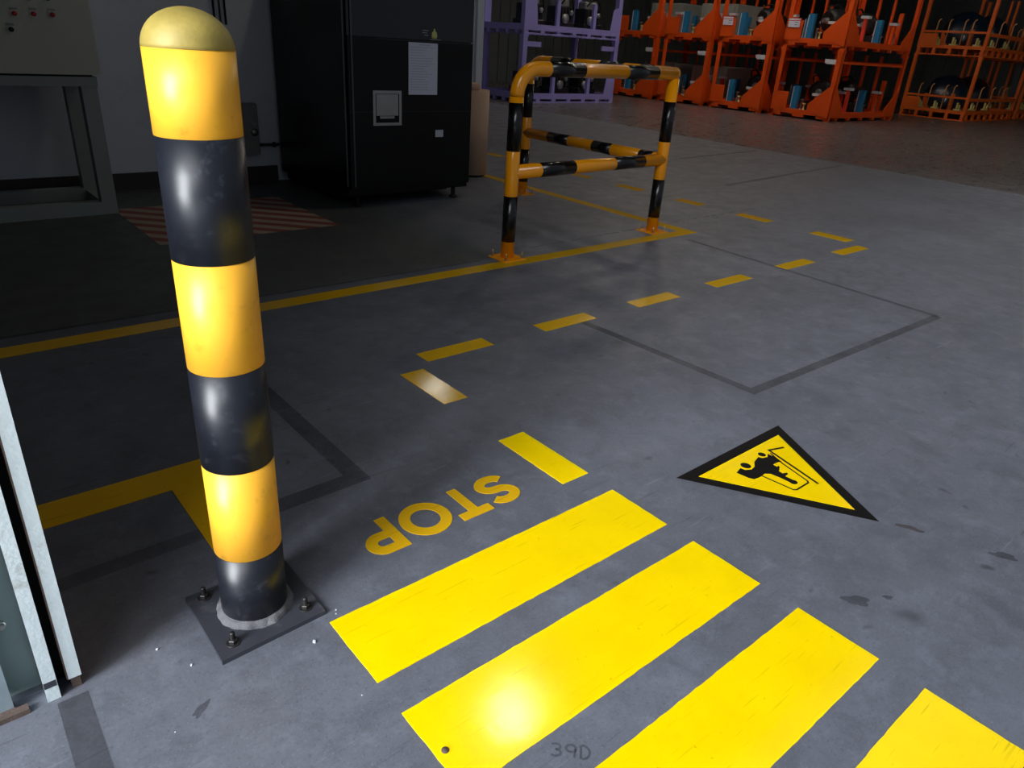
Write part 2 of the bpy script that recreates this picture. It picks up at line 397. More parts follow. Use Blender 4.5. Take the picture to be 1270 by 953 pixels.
b = MB().lathe([(0.0085, 0), (0.0085, 0.004), (0.006, 0.005), (0.006, 0.012), (0, 0.013)], (0, 0, 0), 8, 'Y')
b.v = [(x-0.034, 1.392-y, z+0.18) for x, y, z in b.v]
rel(b, 'bolt', M['steel'], jp)
ba = thing('steel_angle', 'worn blue-grey upright steel angle on a rusty foot, left edge', 'steel angle', (-0.06, 1.37, 0))
rel(MB().box((-0.075, 1.345, 0.012), (-0.052, 1.352, LH)).box((-0.075, 1.352, 0.012), (-0.069, 1.3915, LH)), 'angle_bar', M['blueangle'], ba)
rel(MB().box((-0.10, 1.325, 0.0), (-0.03, 1.342, 0.012)).box((-0.075, 1.342, 0), (-0.05, 1.36, 0.012)), 'foot', M['rust'], ba)

# ================================================================ floor markings
T = 0.0016
def quad(x0, y0, x1, y1): return [(x0, y0), (x1, y0), (x1, y1), (x0, y1)]
def rough_edges(pts, step=0.02, amp=0.0009):
    out = []
    for i in range(len(pts)):
        a = Vector(pts[i]); b = Vector(pts[(i+1) % len(pts)]); n = max(1, int((b-a).length/step)); d = (b-a).normalized(); nn = Vector((-d.y, d.x))
        for k in range(n):
            e = random.uniform(-amp, amp) if k else 0
            p = a+(b-a)*k/n+nn*e; out.append((p.x, p.y))
    return out
bars = [(0.985, 1.203, 'fully visible yellow crosswalk bar nearest the word STOP'),
        (0.672, 0.890, 'second yellow crosswalk bar from the lettering, with small rusty bolt head on it'),
        (0.354, 0.5625, 'third yellow crosswalk bar, scuffed and cut off by the bottom edge'),
        (0.040, 0.250, 'yellow crosswalk bar at the bottom right corner, only its far end in view')]
for y0, y1, lab in bars:
    tag(MB().prism(rough_edges(quad(0.548, y0, 1.512, y1)), 0, T).build('crosswalk_bar', M['tape']), lab, 'floor marking', 'yellow crosswalk bars')
# small bolt head on bar two
bh = MB().lathe([(0.007, 0), (0.0078, 0.002), (0.0055, 0.004), (0, 0.0045)], (0.569, 0.766, T), 12)
tag(bh.build('bolt_head', M['rust']), 'small round rusty bolt head on the second yellow bar', 'bolt')
# dashes along the walkway
dl = [(1.575, 1.93, 'first walkway dash of the near row, closest to the shiny worn dash'),
      (2.25, 2.60, 'second walkway dash of the near row, where a dark floor trace starts'),
      (2.93, 3.28, 'middle walkway dash of the near row, third from the bollard side'),
      (3.63, 4.00, 'fourth walkway dash of the near row, right below the rail corner'),
      (4.40, 4.76, 'fifth walkway dash of the near row, second from the turn'),
      (5.15, 5.54, 'last walkway dash of the near row, touching the turn')]
for x0, x1, lab in dl:
    tag(MB().prism(rough_edges(quad(x0, 2.325, x1, 2.42), amp=0.0006), 0, T).build('walkway_dash', M['tape_old']), 'yellow '+lab, 'floor marking', 'yellow walkway dashes')
dv = [(2.52, 2.83, 'first dash beyond the turn of the dashed walkway, at the far right'),
      (3.23, 3.54, 'second dash beyond the turn of the dashed walkway'),
      (3.93, 4.21, 'third dash beyond the turn, to the right of the rail post foot'),
      (4.65, 4.97, 'fourth dash beyond the turn, seen just right of the rail post'),
      (5.36, 5.67, 'fifth dash beyond the turn, seen under the lower rail'),
      (6.07, 6.38, 'sixth dash beyond the turn, seen between the rails'),
      (6.80, 7.12, 'farthest dash beyond the turn, beside the paper roll')]
for y0, y1, lab in dv:
    tag(MB().prism(rough_edges(quad(5.57, y0, 5.70, y1), amp=0.0006), 0, T).build('walkway_dash', M['tape_old']), 'yellow '+lab, 'floor marking', 'yellow walkway dashes')
tag(MB().prism(rough_edges(quad(1.405, 1.965, 1.515, 2.275)), 0, T).build('walkway_dash', M['tape_old']), 'yellow dash with a mirror-bright worn shine, turned towards the crosswalk', 'floor marking', 'yellow walkway dashes')
tag(MB().prism(rough_edges(quad(1.405, 1.315, 1.517, 1.64)), 0, T).build('walkway_dash', M['tape']), 'bright yellow dash between the letter S and the warning triangle', 'floor marking', 'yellow walkway dashes')
# long boundary line with its corner
tag(MB().prism([(-3, 3.205), (4.69, 3.205+0.065), (4.69, 6.28), (4.58, 6.28), (4.58, 3.375), (-3, 3.315)], 0, T).build('boundary_line', M['tape_old']),
    'long yellow boundary line turning a corner under the guard rail', 'floor marking')
tag(MB().prism([(-3, 1.95), (0.425, 1.95), (0.425, 1.50), (0.55, 1.50), (0.55, 2.075), (-3, 2.075)], 0, T).build('corner_line', M['tape_old']),
    'wide yellow line turning a corner behind the bollard', 'floor marking')

# STOP lettering, read from inside the hall (up = -y, right = -x)
st = thing('stop_lettering', 'yellow word STOP upside down on the concrete beside the first crosswalk bar', 'lettering', (1.0, 1.41, 0))
Hh, SW = 0.150, 0.033
def letter(paths, x0, name='letter', polys=(), closed=()):
    mb = MB()
    def W(p): return (1.272-x0-p[0], 1.487-p[1])
    for p in paths: mb.ribbon([W(q) for q in p], SW, 0.0, T)
    for p in closed: mb.ribbon([W(q) for q in p], SW, 0.0, T, True)
    for p in polys: mb.prism([W(q) for q in p], 0.0, T)
    return rel(mb, name, M['tape_old'], st)
def arc(cx, cy, rx, ry, a0, a1, n=18):
    return [(cx+rx*math.cos(math.radians(a0+(a1-a0)*i/n)), cy+ry*math.sin(math.radians(a0+(a1-a0)*i/n))) for i in range(n+1)]
h2 = SW/2
rt = (Hh-2*h2)/4
S = arc(0.056, Hh-h2-rt, 0.040, rt, 20, 270, 20)[:-1]+arc(0.056, h2+rt, 0.042, rt, 90, -160, 20)
letter([S], 0.0)
letter([], 0.125, polys=[[(0, Hh), (0.108, Hh), (0.108, Hh-SW), (0.070, Hh-SW), (0.070, 0), (0.038, 0), (0.038, Hh-SW), (0, Hh-SW)]])
letter([], 0.243, closed=[arc(0.076, Hh/2, 0.060, Hh/2-h2+0.002, 0, 360, 36)[:-1]])
ob = [(SW, Hh-SW)]
bowl_o = [(0, Hh), (0.062, Hh)]+arc(0.062, Hh-0.046, 0.046, 0.046, 90, -90, 16)[1:]+[(SW, Hh-0.092), (SW, 0), (0, 0)]
P1 = [(0, 0), (SW, 0), (SW, Hh), (0, Hh)]
letter([[(SW, Hh-h2), (0.062, Hh-h2)]+arc(0.062, Hh-0.047, 0.0305, 0.0305, 90, -90, 16)[1:]+[(SW, Hh-0.0775)]], 0.412, polys=[P1])

# ---- forklift warning triangle
ws = thing('warning_triangle', 'black-edged yellow triangle with a forklift pictogram lying on the concrete', 'floor sign', (2.06, 0.96, 0))
rel(MB().prism([(2.360, 1.140), (1.739, 1.130), (2.066, 0.615)], 0, 0.001), 'border', M['tape_black'], ws)
rel(MB().prism([(2.291, 1.0975), (1.806, 1.0925), (2.0625, 0.690)], 0.001, 0.0016), 'field', M['tape'], ws)
pg = MB()
Z1, Z2 = 0.0016, 0.0020
body = [(1.932,1.033),(1.968,1.042),(1.972,1.026),(1.993,1.015),(2.019,1.02),(2.044,1.038),(2.085,1.049),(2.092,1.037),(2.113,1.03),(2.134,1.043),(2.135,1.016),(2.129,0.985),(2.099,0.992),(2.090,0.968),(2.063,0.955),(2.061,0.940),(2.077,0.934),(2.075,0.927),(2.052,0.925),(2.054,0.90),(2.050,0.883),(2.032,0.886),(2.030,0.928),(2.024,0.962),(2.008,0.974),(1.975,0.971),(1.947,0.975),(1.938,0.992)]
pg.prism(body, Z1, Z2)
pg.prism(arc(2.043, 0.889, 0.014, 0.013, 0, 360, 16)[:-1], Z2, Z2+0.0001)
pg.ribbon([(2.225, 1.034), (2.160, 1.054), (2.104, 0.835)], 0.009, Z1, Z2)
pg.ribbon([(2.146, 1.040), (2.119, 0.975), (2.090, 0.866), (2.082, 0.858), (2.010, 0.858), (2.001, 0.864), (1.988, 0.972)], 0.0062, Z1, Z2-0.0001)
rel(pg, 'pictogram', M['tape_black'], ws)
rel(MB().ribbon(arc(1.998, 1.041, 0.0205, 0.0205, 0, 360, 20)[:-1], 0.005, Z2, Z2+0.0002, True), 'wheel_outline', M['tape'], ws)
rel(MB().ribbon(arc(2.111, 1.051, 0.0165, 0.0165, 0, 360, 20)[:-1], 0.005, Z2, Z2+0.0002, True), 'wheel_outline', M['tape'], ws)
rel(MB().prism([(2.085, 0.99), (2.095, 0.99), (2.093, 0.975), (2.083, 0.975)], Z2, Z2+0.0002), 'light_gap', M['tape'], ws)

rel(MB().prism(arc(1.998, 1.041, 0.0180, 0.0180, 0, 360, 20)[:-1], Z1, Z2+0.0001), 'wheel', M['tape_black'], ws)
rel(MB().prism(arc(2.111, 1.051, 0.0140, 0.0140, 0, 360, 20)[:-1], Z1, Z2+0.0001), 'wheel', M['tape_black'], ws)

# ---- ghosts of removed tape
def ghost(pts, w, lab, name='tape_residue'):
    tag(MB().ribbon(pts, w, -0.001, 0.0006).build(name, M['residue']), lab, 'floor stain', 'dark traces of removed floor tape')
ghost([(0.90, 2.55), (0.90, 1.71), (0.50, 1.70)], 0.062, 'dark angled trace of removed tape on the floor right of the bollard')
ghost([(2.50, 2.33), (2.54, 1.37), (4.33, 1.345)], 0.045, 'dark trace of removed tape turning a corner below the walkway dashes')
tag(MB().ribbon([(0.50, 1.70), (0.08, 1.69)], 0.05, -0.001, 0.0006).build('tape_residue', M['residue_faint']), 'fainter dark trace of removed tape inside the corner of the wide yellow line', 'floor stain')
ghost([(4.33, 1.345), (4.43, 3.17)], 0.035, 'thin dark trace running from the boundary corner to the right')
ghost([(6.8, 4.49), (9.9, 4.81)], 0.06, 'faint dark trace on open floor right of the guard rail')
ghost([(7.9, 5.99), (9.9, 6.14)], 0.06, 'fainter, farther dark trace on open floor near the racks')
ghost([(-3, 3.48), (2.7, 3.44)], 0.016, 'narrow dark joint line left of the guard rail')
ghost([(0.042, 1.318), (0.03, 0.6)], 0.055, 'dark repair strip running out from the shutter guide foot', 'repair_strip')
jl = MB()
x = 3.2
while x < 9.6:
    l = random.uniform(0.03, 0.16); y = 3.56+(x-3.9)*0.03
    jl.ribbon([(x, y+random.uniform(-.01, .01)), (x+l, y+random.uniform(-.01, .01))], random.uniform(0.006, 0.016), -0.001, 0.0007); x += l+random.uniform(0.02, 0.14)
o = tag(jl.build('joint_chipping', M['joint']), 'broken pale line of chipped concrete along a floor joint', 'floor joint'); o['kind'] = 'stuff'
# ---- faded red hatching
ht = thing('hatched_patch', 'faded red and pale diagonal hatching on the floor by the black machine', 'floor marking', (1.75, 5.1, 0))
X0, X1, Y0, Y1 = 1.17, 2.36, 4.62, 5.68
def clip(poly, ax, v, keep_gt):
    out = []
    for i in range(len(poly)):
        a, b = poly[i], poly[(i+1) % len(poly)]
        ia = (a[ax] > v) == keep_gt; ib = (b[ax] > v) == keep_gt
        if ia: out.append(a)
        if ia != ib:
            t = (v-a[ax])/(b[ax]-a[ax]); out.append((a[0]+(b[0]-a[0])*t, a[1]+(b[1]-a[1])*t))
    return out
k = 0; c = X0+Y0-0.1
while c < X1+Y1:
    wd = 0.105
    pl = [(c-Y0+2, Y0-2), (c+wd-Y0+2, Y0-2), (c+wd-Y1-2, Y1+2), (c-Y1-2, Y1+2)]
    for ax, v, kg in ((0, X0, True), (0, X1, False), (1, Y0, True), (1, Y1, False)):
        if pl: pl = clip(pl, ax, v, kg)
    if len(pl) > 2:
        rel(MB().prism(pl, 0, 0.0012), 'red_stripe' if k % 2 == 0 else 'pale_stripe', M['red'] if k % 2 == 0 else M['pale'], ht)
    c += wd; k += 1
# ---- faint stencil smudge between two bars
sm = thing('stencil_smudge', 'faint dark smudged characters 39D on the concrete between two yellow bars', 'stain', (0.70, 0.62, 0))
def smch(paths, ox):
    mb = MB()
    for p in paths: mb.ribbon([(0.726+(ox+q[0])*0.72*1.1+q[1]*0.62, 0.634-(ox+q[0])*0.68*1.1+q[1]*0.62) for q in p][::-1], 0.0045, 0, 0.0005)
    return rel(mb, 'character', M['residue'], sm)
smch([arc(0.008, 0.026, 0.009, 0.007, 140, -90, 10), arc(0.008, 0.010, 0.010, 0.008, 90, -140, 10)], 0.0)
smch([arc(0.010, 0.024, 0.009, 0.009, 0, 350, 14), [(0.019, 0.024), (0.016, 0.002)]], 0.026)
smch([[(0, 0), (0, 0.034)], arc(0.002, 0.017, 0.014, 0.017, 90, -90, 12)], 0.054)
# ---- oil stains
def stain(x, y, rx_, ry_, rot, lab, brown=False):
    pts = []
    for i in range(26):
        a = 2*PI*i/26; q = 1+0.18*math.sin(3*a+x*9)+0.12*math.sin(5*a+y*7)
        px, py = rx_*q*math.cos(a), ry_*q*math.sin(a)
        pts.append((x+px*math.cos(rot)-py*math.sin(rot), y+px*math.sin(rot)+py*math.cos(rot)))
    tag(MB().prism(pts, -0.001, 0.0005).build('oil_stain', M['brown_stain'] if brown else M['residue']), lab, 'stain', 'oil stains on the concrete')
stain(2.207, 0.316, 0.034, 0.016, 2.2, 'dark oil stain near the right edge, beyond the tip of the warning triangle')
stain(2.113, 0.543, 0.040, 0.010, 2.0, 'narrow brown stain just outside the right corner of the warning triangle', True)
stain(1.664, 0.485, 0.034, 0.018, 2.4, 'blurred dark stain between the warning triangle and the third bar')
stain(1.745, 0.440, 0.012, 0.008, 2.4, 'small dark spot beside the blurred stain')
stain(0.234, 1.138, 0.022, 0.009, 0.6, 'small scuffed dark mark in front of the bollard plate')
# ---- chips and crumbs of concrete
chips = [(0.4931, 1.1686, 0.0042, 'brightest white concrete crumb, right of the bollard plate'),
         (0.2115, 1.3495, 0.0030, 'pale crumb left of the bollard plate'), (0.255, 1.262, 0.0026, 'tiny crumb in front of the plate corner nearest the jamb')]
random.seed(4)
for k in range(7): chips.append((random.uniform(0.05, 0.62), random.uniform(0.9, 1.3), random.uniform(0.0012, 0.002), None))
for x, y, r, lab in chips:
    if lab is None and abs(x-0.431) < 0.14 and abs(y-1.342) < 0.14: continue
    mb = MB(); vs = [(x+r*random.uniform(.7, 1.2)*sx, y+r*random.uniform(.7, 1.2)*sy, z) for z in (0, r) for sx, sy in ((1, 0), (0, 1), (-1, 0), (0, -1))]
    mb.add(vs, [(3,2,1,0), (4,5,6,7), (0,1,5,4), (1,2,6,5), (2,3,7,6), (3,0,4,7)])
    tag(mb.build('concrete_chip', M['white']), lab or 'one of the tiny pale crumbs of concrete on the floor around the bollard plate', 'debris', 'pale crumbs around the bollard')

# ================================================================ bollard
BX, BY, BR = 0.432, 1.350, 0.0728
bo = thing('bollard', 'thick black and yellow banded steel bollard with scuffed dome top, bolted to the floor', 'bollard', (BX, BY, 0))
pm = MB()
pc = [(-0.124, -0.127), (0.121, -0.117), (0.121, 0.112), (-0.124, 0.114)]
pm.prism(pc, 0, 0.012)
pm.build('base_plate', M['plate'], bo)
bands = [(0.012, 0.193, 'black'), (0.193, 0.417, 'yellow'), (0.417, 0.637, 'black'), (0.637, 0.854, 'yellow'), (0.854, 1.069, 'black'), (1.069, 1.205, 'yellow')]
for z0, z1, c_ in bands:
    e = 0.0006 if c_ == 'black' else 0
    MB().lathe([(BR+e, z0), (BR+e, z1)], n=64).build(c_+'_band', M['bblack'] if c_ == 'black' else M['byellow'], bo)
pr_ = [(BR+0.0003, 1.205)]+[(BR*math.cos(a), 1.205+0.062*math.sin(a)) for a in [PI/2*i/14 for i in range(1, 14)]]+[(0.0005, 1.267)]
MB().lathe(pr_, n=64).build('dome_cap', M['bcap'], bo)
wb = MB(); n = 96; ring = []
for q, (rr, zz) in enumerate(((BR-0.001, 0.027), (BR+0.005, 0.0245), (BR+0.010, 0.0195), (BR+0.0135, 0.0115))):
    for i in range(n):
        a = 2*PI*i/n; j = 0.0012*math.sin(a*5+q)+0.0008*math.sin(a*17)+random.uniform(-.0003, .0003)
        ring.append(((rr+j*(q > 0))*math.cos(a), (rr+j*(q > 0))*math.sin(a), zz+(j*0.6 if 0 < q < 3 else 0)))
wb.add(ring, [(k*n+i, (k+1)*n+i, (k+1)*n+(i+1) % n, k*n+(i+1) % n) for k in range(3) for i in range(n)], True)
wb.build('weld_bead', M['weld'], bo)
for bx, by in ((-0.088, 0.088), (-0.086, -0.090), (0.088, -0.082), (0.088, 0.080)):
    ab = MB().lathe([(0.015, 0.012), (0.015, 0.0145)], (bx, by, 0), 20).build('anchor_bolt', M['bolt'], bo)
    MB().lathe([(0.0105, 0.0145), (0.0105, 0.0225), (0.009, 0.0245)], (bx, by, 0), 6, a0=0.3).build('nut', M['bolt'], ab)
    st_ = MB(); prof = [(0.0055, 0.0245)]
    z = 0.0245
    while z < 0.040: prof += [(0.0058, z+0.0007), (0.0050, z+0.0014)]; z += 0.0014
    prof += [(0.0045, 0.0425), (0.0005, 0.043)]
    st_.lathe(prof, (bx, by, 0), 12).build('stud', M['bolt'], ab)

# ================================================================ guard rail
P1_, P2_, P3_ = Vector((2.90, 3.41, 0)), Vector((4.376, 3.466, 0)), Vector((4.384, 5.0, 0))
RR, ZT, ZM = 0.0425, 1.108, 0.53
gr = thing('guard_rail', 'yellow and black striped tubular corner guard rail on three bolted posts', 'guard rail', tuple(P2_))
def gpart(mb, name, material, parent=None):
    mb.v = [(x-P2_.x, y-P2_.y, z) for x, y, z in mb.v]
    o = mb.build(name, material, parent or gr); return o
BB = 0.15
for idx, P in enumerate((P1_, P2_, P3_)):
    top = ZT-BB if idx != 1 else ZT-0.03
    post = gpart(MB().tube([(P.x, P.y, 0.008), (P.x, P.y, top)], RR, 32), 'post', M['ryellow'])
    for z0, z1 in ((0.11, 0.39), (0.655, 0.925)):
        gpart(MB().tube([(P.x, P.y, z0), (P.x, P.y, z1)], RR+0.0008, 32), 'black_band', M['rblack'], post)
    hp = 0.085
    bp = gpart(MB().prism([(P.x-hp, P.y-hp), (P.x+hp, P.y-hp), (P.x+hp, P.y+hp), (P.x-hp, P.y+hp)], 0.0, 0.008), 'base_plate', M['ryellow'])
    for sx in (-1, 1):
        for sy in (-1, 1):
            gpart(MB().lathe([(0.011, 0.008), (0.011, 0.017)], (P.x+sx*0.066, P.y+sy*0.066, 0), 6).lathe([(0.005, 0.017), (0.005, 0.050), (0.0005, 0.052)], (P.x+sx*0.066, P.y+sy*0.066, 0), 10), 'bolt', M['zinc'], bp)
def bend_path(P, Q):
    d = (Q-P).normalized()
    return [Vector((P.x, P.y, ZT-BB))+d*BB*(1-math.cos(a))+Vector((0, 0, BB*math.sin(a))) for a in [PI/2*i/12 for i in range(13)]]
def rail(P, Q, z, bands, bend, name):
    a = Vector((P.x, P.y, z)); b = Vector((Q.x, Q.y, z))
    pts = (bend_path(P, Q) if bend else [a]) + [b]
    r = gpart(MB().tube(pts, RR, 32), name, M['ryellow'])
    for t0, t1 in bands:
        gpart(MB().tube([a+(b-a)*t0, a+(b-a)*t1], RR+0.0008, 32), 'black_band', M['rblack'], r)
rail(P1_, P2_, ZT, [(0.162, 0.36), (0.642, 0.855)], True, 'top_rail')
P2b = P2_
rail(P3_, P2_, ZT, [(0.187, 0.354), (0.539, 0.696), (0.80, 0.888)], True, 'top_rail')
gpart(MB().lathe([(RR*math.cos(a)+0.0001, ZT+RR*math.sin(a)) for a in [-PI/2+PI*i/14 for i in range(15)]], (P2_.x, P2_.y, 0), 32), 'corner_joint', M['ryellow'])
rail(P1_, P2_, ZM, [(0.15, 0.357), (0.628, 0.841)], False, 'mid_rail')
rail(P3_, P2_, ZM, [(0.203, 0.364), (0.547, 0.679), (0.868, 0.95)], False, 'mid_rail')

# ================================================================ black machine
mc = thing('vending_cabinet', 'tall black floor-standing machine with dark window and steel dispenser recess', 'machine', (3.25, 5.66, 0))
A = lambda mb, name, material, parent=mc, label=None: rel(mb, name, material, parent, label)
mx0, mx1, my0, my1 = 2.68, 3.82, 5.05, 6.28
def rel2(mb, name, material, root, parent, label=None):
    lx, ly, lz = root.location; mb.v = [(x-lx, y-ly, z-lz) for x, y, z in mb.v]; return mb.build(name, material, parent, label)
A(MB().bevbox((mx0, my0+0.03, 0.09), (mx1, my1, 1.72), 0.01), 'body', M['machine'])
dr = A(MB().box((mx0+0.02, my0, 0.13), (mx1-0.01, my0+0.03, 1.205)), 'lower_door', M['machine'])
rel2(MB().box((mx0+0.02, my0-0.002, 0.70), (mx1-0.01, my0, 0.703)).box((mx0+0.25, my0-0.004, 1.196), (mx1-0.01, my0, 1.204)), 'seam', M['pipe'], mc, dr)
A(MB().box((mx0+0.02, my0+0.004, 1.21), (mx1-0.01, my0+0.03, 1.70)), 'window', M['glass_dark'])
A(MB().box((mx0+0.045, my0-0.006, 0.16), (mx0+0.058, my0, 1.70)), 'edge_strip', M['silver'])
A(MB().box((mx0-0.004, my0+0.02, 0.16), (mx0+0.006, my0+0.030, 1.70)), 'corner_strip', M['silver'])
ds = A(MB().box((2.893, my0-0.010, 0.605), (2.915, my0, 0.852)).box((3.118, my0-0.010, 0.605), (3.140, my0, 0.852)).box((2.915, my0-0.010, 0.83), (3.118, my0, 0.852)).box((2.915, my0-0.010, 0.605), (3.118, my0, 0.625)), 'dispenser_frame', M['steel'])
rel2(MB().box((2.915, my0-0.002, 0.625), (3.118, my0-0.0005, 0.83)), 'recess', M['dark'], mc, ds)
rel2(MB().box((2.922, my0-0.008, 0.675), (3.111, my0-0.002, 0.826)), 'flap', M['steel'], mc, ds)
rel2(MB().box((2.95, my0-0.012, 0.655), (3.075, my0-0.002, 0.672)), 'lip', M['steel'], mc, ds)
for fx, fy in ((2.78, 5.12), (3.70, 5.12), (2.78, 6.2), (3.70, 6.2)):
    A(MB().lathe([(0.035, 0), (0.035, 0.015), (0.018, 0.02), (0.018, 0.092)], (fx, fy, 0), 12), 'foot', M['dark'])
A(MB().box((2.72, 5.3, 0.03), (3.76, 6.25, 0.09)), 'plinth', M['dark'])
# small printed picture at the lower edge of the window: a bottle and lines of print
lb = A(MB().lathe([(0.0, 1.222), (0.022, 1.222), (0.026, 1.24), (0.022, 1.265), (0.008, 1.275), (0.007, 1.29), (0.0, 1.29)], (3.44, my0+0.002, 0), 12), 'bottle_print', M['lime'], label='small pale bottle picture with lines of print on the dark window')
lb.scale = (1, 0.02, 1); 
lb.data.transform(Matrix.Translation((0, 0, 0)))
for v in lb.data.vertices: pass
lb.scale = (1, 1, 1)
for v in lb.data.vertices: v.co.y = (v.co.y-(my0+0.002-5.66))*0.05+(my0+0.002-5.66)
rel2(MB().box((3.40, my0+0.001, 1.213), (3.50, my0+0.004, 1.218)).box((3.33, my0+0.001, 1.272), (3.385, my0+0.004, 1.278)).box((3.33, my0+0.001, 1.256), (3.375, my0+0.004, 1.262)).box((3.345, my0+0.001, 1.24), (3.385, my0+0.004, 1.246)), 'print_line', M['alu'], mc, lb)
# faint clutter of light scratches/reflecting shelves behind the window: spiral racks
nt_ = thing('paper_notice', 'white typed paper notice taped to the black machine', 'notice', (3.33, my0-0.002, 0.825))
rel(MB().box((3.207, my0-0.0025, 0.825), (3.470, my0-0.0006, 1.19)), 'sheet', M['paper'], nt_)
ln = MB()
for i in range(17):
    z = 1.155-i*0.0185
    ln.box((3.225, my0-0.0029, z), (3.225+random.uniform(0.12, 0.225), my0-0.0025, z+0.0035))
ln.box((3.30, my0-0.0029, 1.172), (3.40, my0-0.0025, 1.177))
lno = rel(ln, 'print', mat('faint_print', (178, 184, 208), 0.8), nt_); lno['kind'] = 'stuff'
tag(MB().box((3.46, my0-0.0025, 0.508), (3.535, my0-0.0006, 0.562)).build('sticker', M['white']), 'small pale square sticker low on the black machine', 'sticker')

# ================================================================ paper roll
rl = thing('paper_roll', 'upright roll of brown paper standing beside the black machine', 'paper roll', (4.10, 5.75, 0))
rx, ry = 4.52, 5.95
rl.location = (rx, ry, 0)
MB().lathe([(0.150, 0.02), (0.150, 0.800)], (0, 0, 0), 40).build('wound_paper', M['card'], rl)
MB().lathe([(0.095, 0.800), (0.095, 0.858), (0.088, 0.862)], (-0.05, 0, 0), 32).build('inner_roll', M['card'], rl)
MB().lathe([(0.13, 0), (0.13, 0.02)], (0, 0, 0), 24).build('foot_disc', M['dark'], rl)

# ================================================================ control console on its stand
cs = thing('control_console', 'grey control console with red and black buttons on a steel stand', 'console', (0.45, 5.8, 0))
C_ = lambda mb, name, material, label=None: rel(mb, name, material, cs, label)
C_(MB().bevbox((-0.4, 5.53, 0.885), (1.205, 6.20, 2.1), 0.008), 'cabinet', M['console'])
for lx in (-0.38, 1.082):
    C_(MB().box((lx, 5.56, 0), (lx+0.092, 5.65, 0.815)), 'leg', M['frame'])
    C_(MB().box((lx, 6.08, 0), (lx+0.092, 6.17, 0.815)), 'leg', M['frame'])
C_(MB().box((-0.38, 5.555, 0.815), (1.18, 6.18, 0.872)), 'top_rail', M['frame'])
C_(MB().box((-0.36, 5.58, 0.872), (1.16, 6.16, 0.885)), 'shadow_gap', M['dark'])
C_(MB().box((-0.288, 5.555, 0.0), (1.082, 5.64, 0.085)), 'bottom_rail', M['frame'])
C_(MB().box((-0.288, 6.08, 0.0), (1.082, 6.16, 0.085)), 'bottom_rail', M['frame'])
C_(MB().box((1.095, 5.65, 0.0), (1.165, 6.08, 0.07)), 'side_rail', M['frame'])
for bx, bz, red in ((0.78, 1.30, 0), (0.885, 1.30, 0), (0.98, 1.305, 0), (0.795, 1.212, 1), (0.893, 1.216, 1), (0.99, 1.218, 1), (0.762, 1.126, 0)):
    b_ = MB().lathe([(0.017, -0.002), (0.017, 0.006)], (0, 0, 0), 16, 'Y'); b_.v = [(x+bx, 5.53-y, z+bz) for x, y, z in b_.v]
    bb = C_(b_, 'button', M['steel'])
    c_ = MB().lathe([(0.012, 0.006), (0.014, 0.012), (0.014, 0.022), (0.006, 0.026), (0, 0.026)], (0, 0, 0), 16, 'Y'); c_.v = [(x+bx, 5.53-y, z+bz) for x, y, z in c_.v]
    rel2(c_, 'red_cap' if red else 'black_cap', M['redcap'] if red else M['dark'], cs, bb)
    rel2(MB().box((bx-0.02, 5.527, bz+0.02), (bx+0.02, 5.53, bz+0.032)), 'legend_plate', M['box'], cs, bb)

# ================================================================ wall fittings
sb = thing('switch_box', 'grey wall switch box with round chrome lock above the skirting', 'switch box', (2.43, 6.30, 0.24))
rel(MB().bevbox((2.37, 6.25, 0.238), (2.495, 6.3295, 0.645), 0.01), 'box', M['box'], sb)
b_ = MB().lathe([(0.030, 0), (0.030, 0.008), (0.022, 0.009), (0.022, 0.013), (0.012, 0.014), (0, 0.014)], (0, 0, 0), 20, 'Y'); b_.v = [(x+2.452, 6.25-y, z+0.42) for x, y, z in b_.v]
rel(b_, 'lock', M['steel'], sb)
rel(MB().box((2.425, 6.235, 0.478), (2.465, 6.25, 0.492)), 'latch', M['steel'], sb)
pp = thing('conduit', 'short dark horizontal conduit from the switch box to the machine', 'conduit', (2.57, 6.25, 0.31))
rel(MB().tube([(2.497, 6.285, 0.312), (2.675, 6.285, 0.31)], 0.012, 12), 'tube', M['pipe'], pp)
rel(MB().lathe([(0.022, 0), (0.022, 0.02)], (2.62, 6.285, 0.31), 12, 'X'), 'clamp', M['pipe'], pp)
for k, cx_ in enumerate((2.238, 2.283, 2.325)):
    v = MB().tube([(cx_, 6.31, 1.22-0.0*k), (cx_, 6.31, 2.33)], 0.009, 10)
    o = tag(v.build('cable_pipe', M['pipe'] if k != 1 else M['steel']), ['left of three thin wall conduits behind the bollard top', 'pale middle wall conduit behind the bollard top', 'right of three thin wall conduits behind the bollard top'][k], 'conduit', 'thin conduits on the wall')

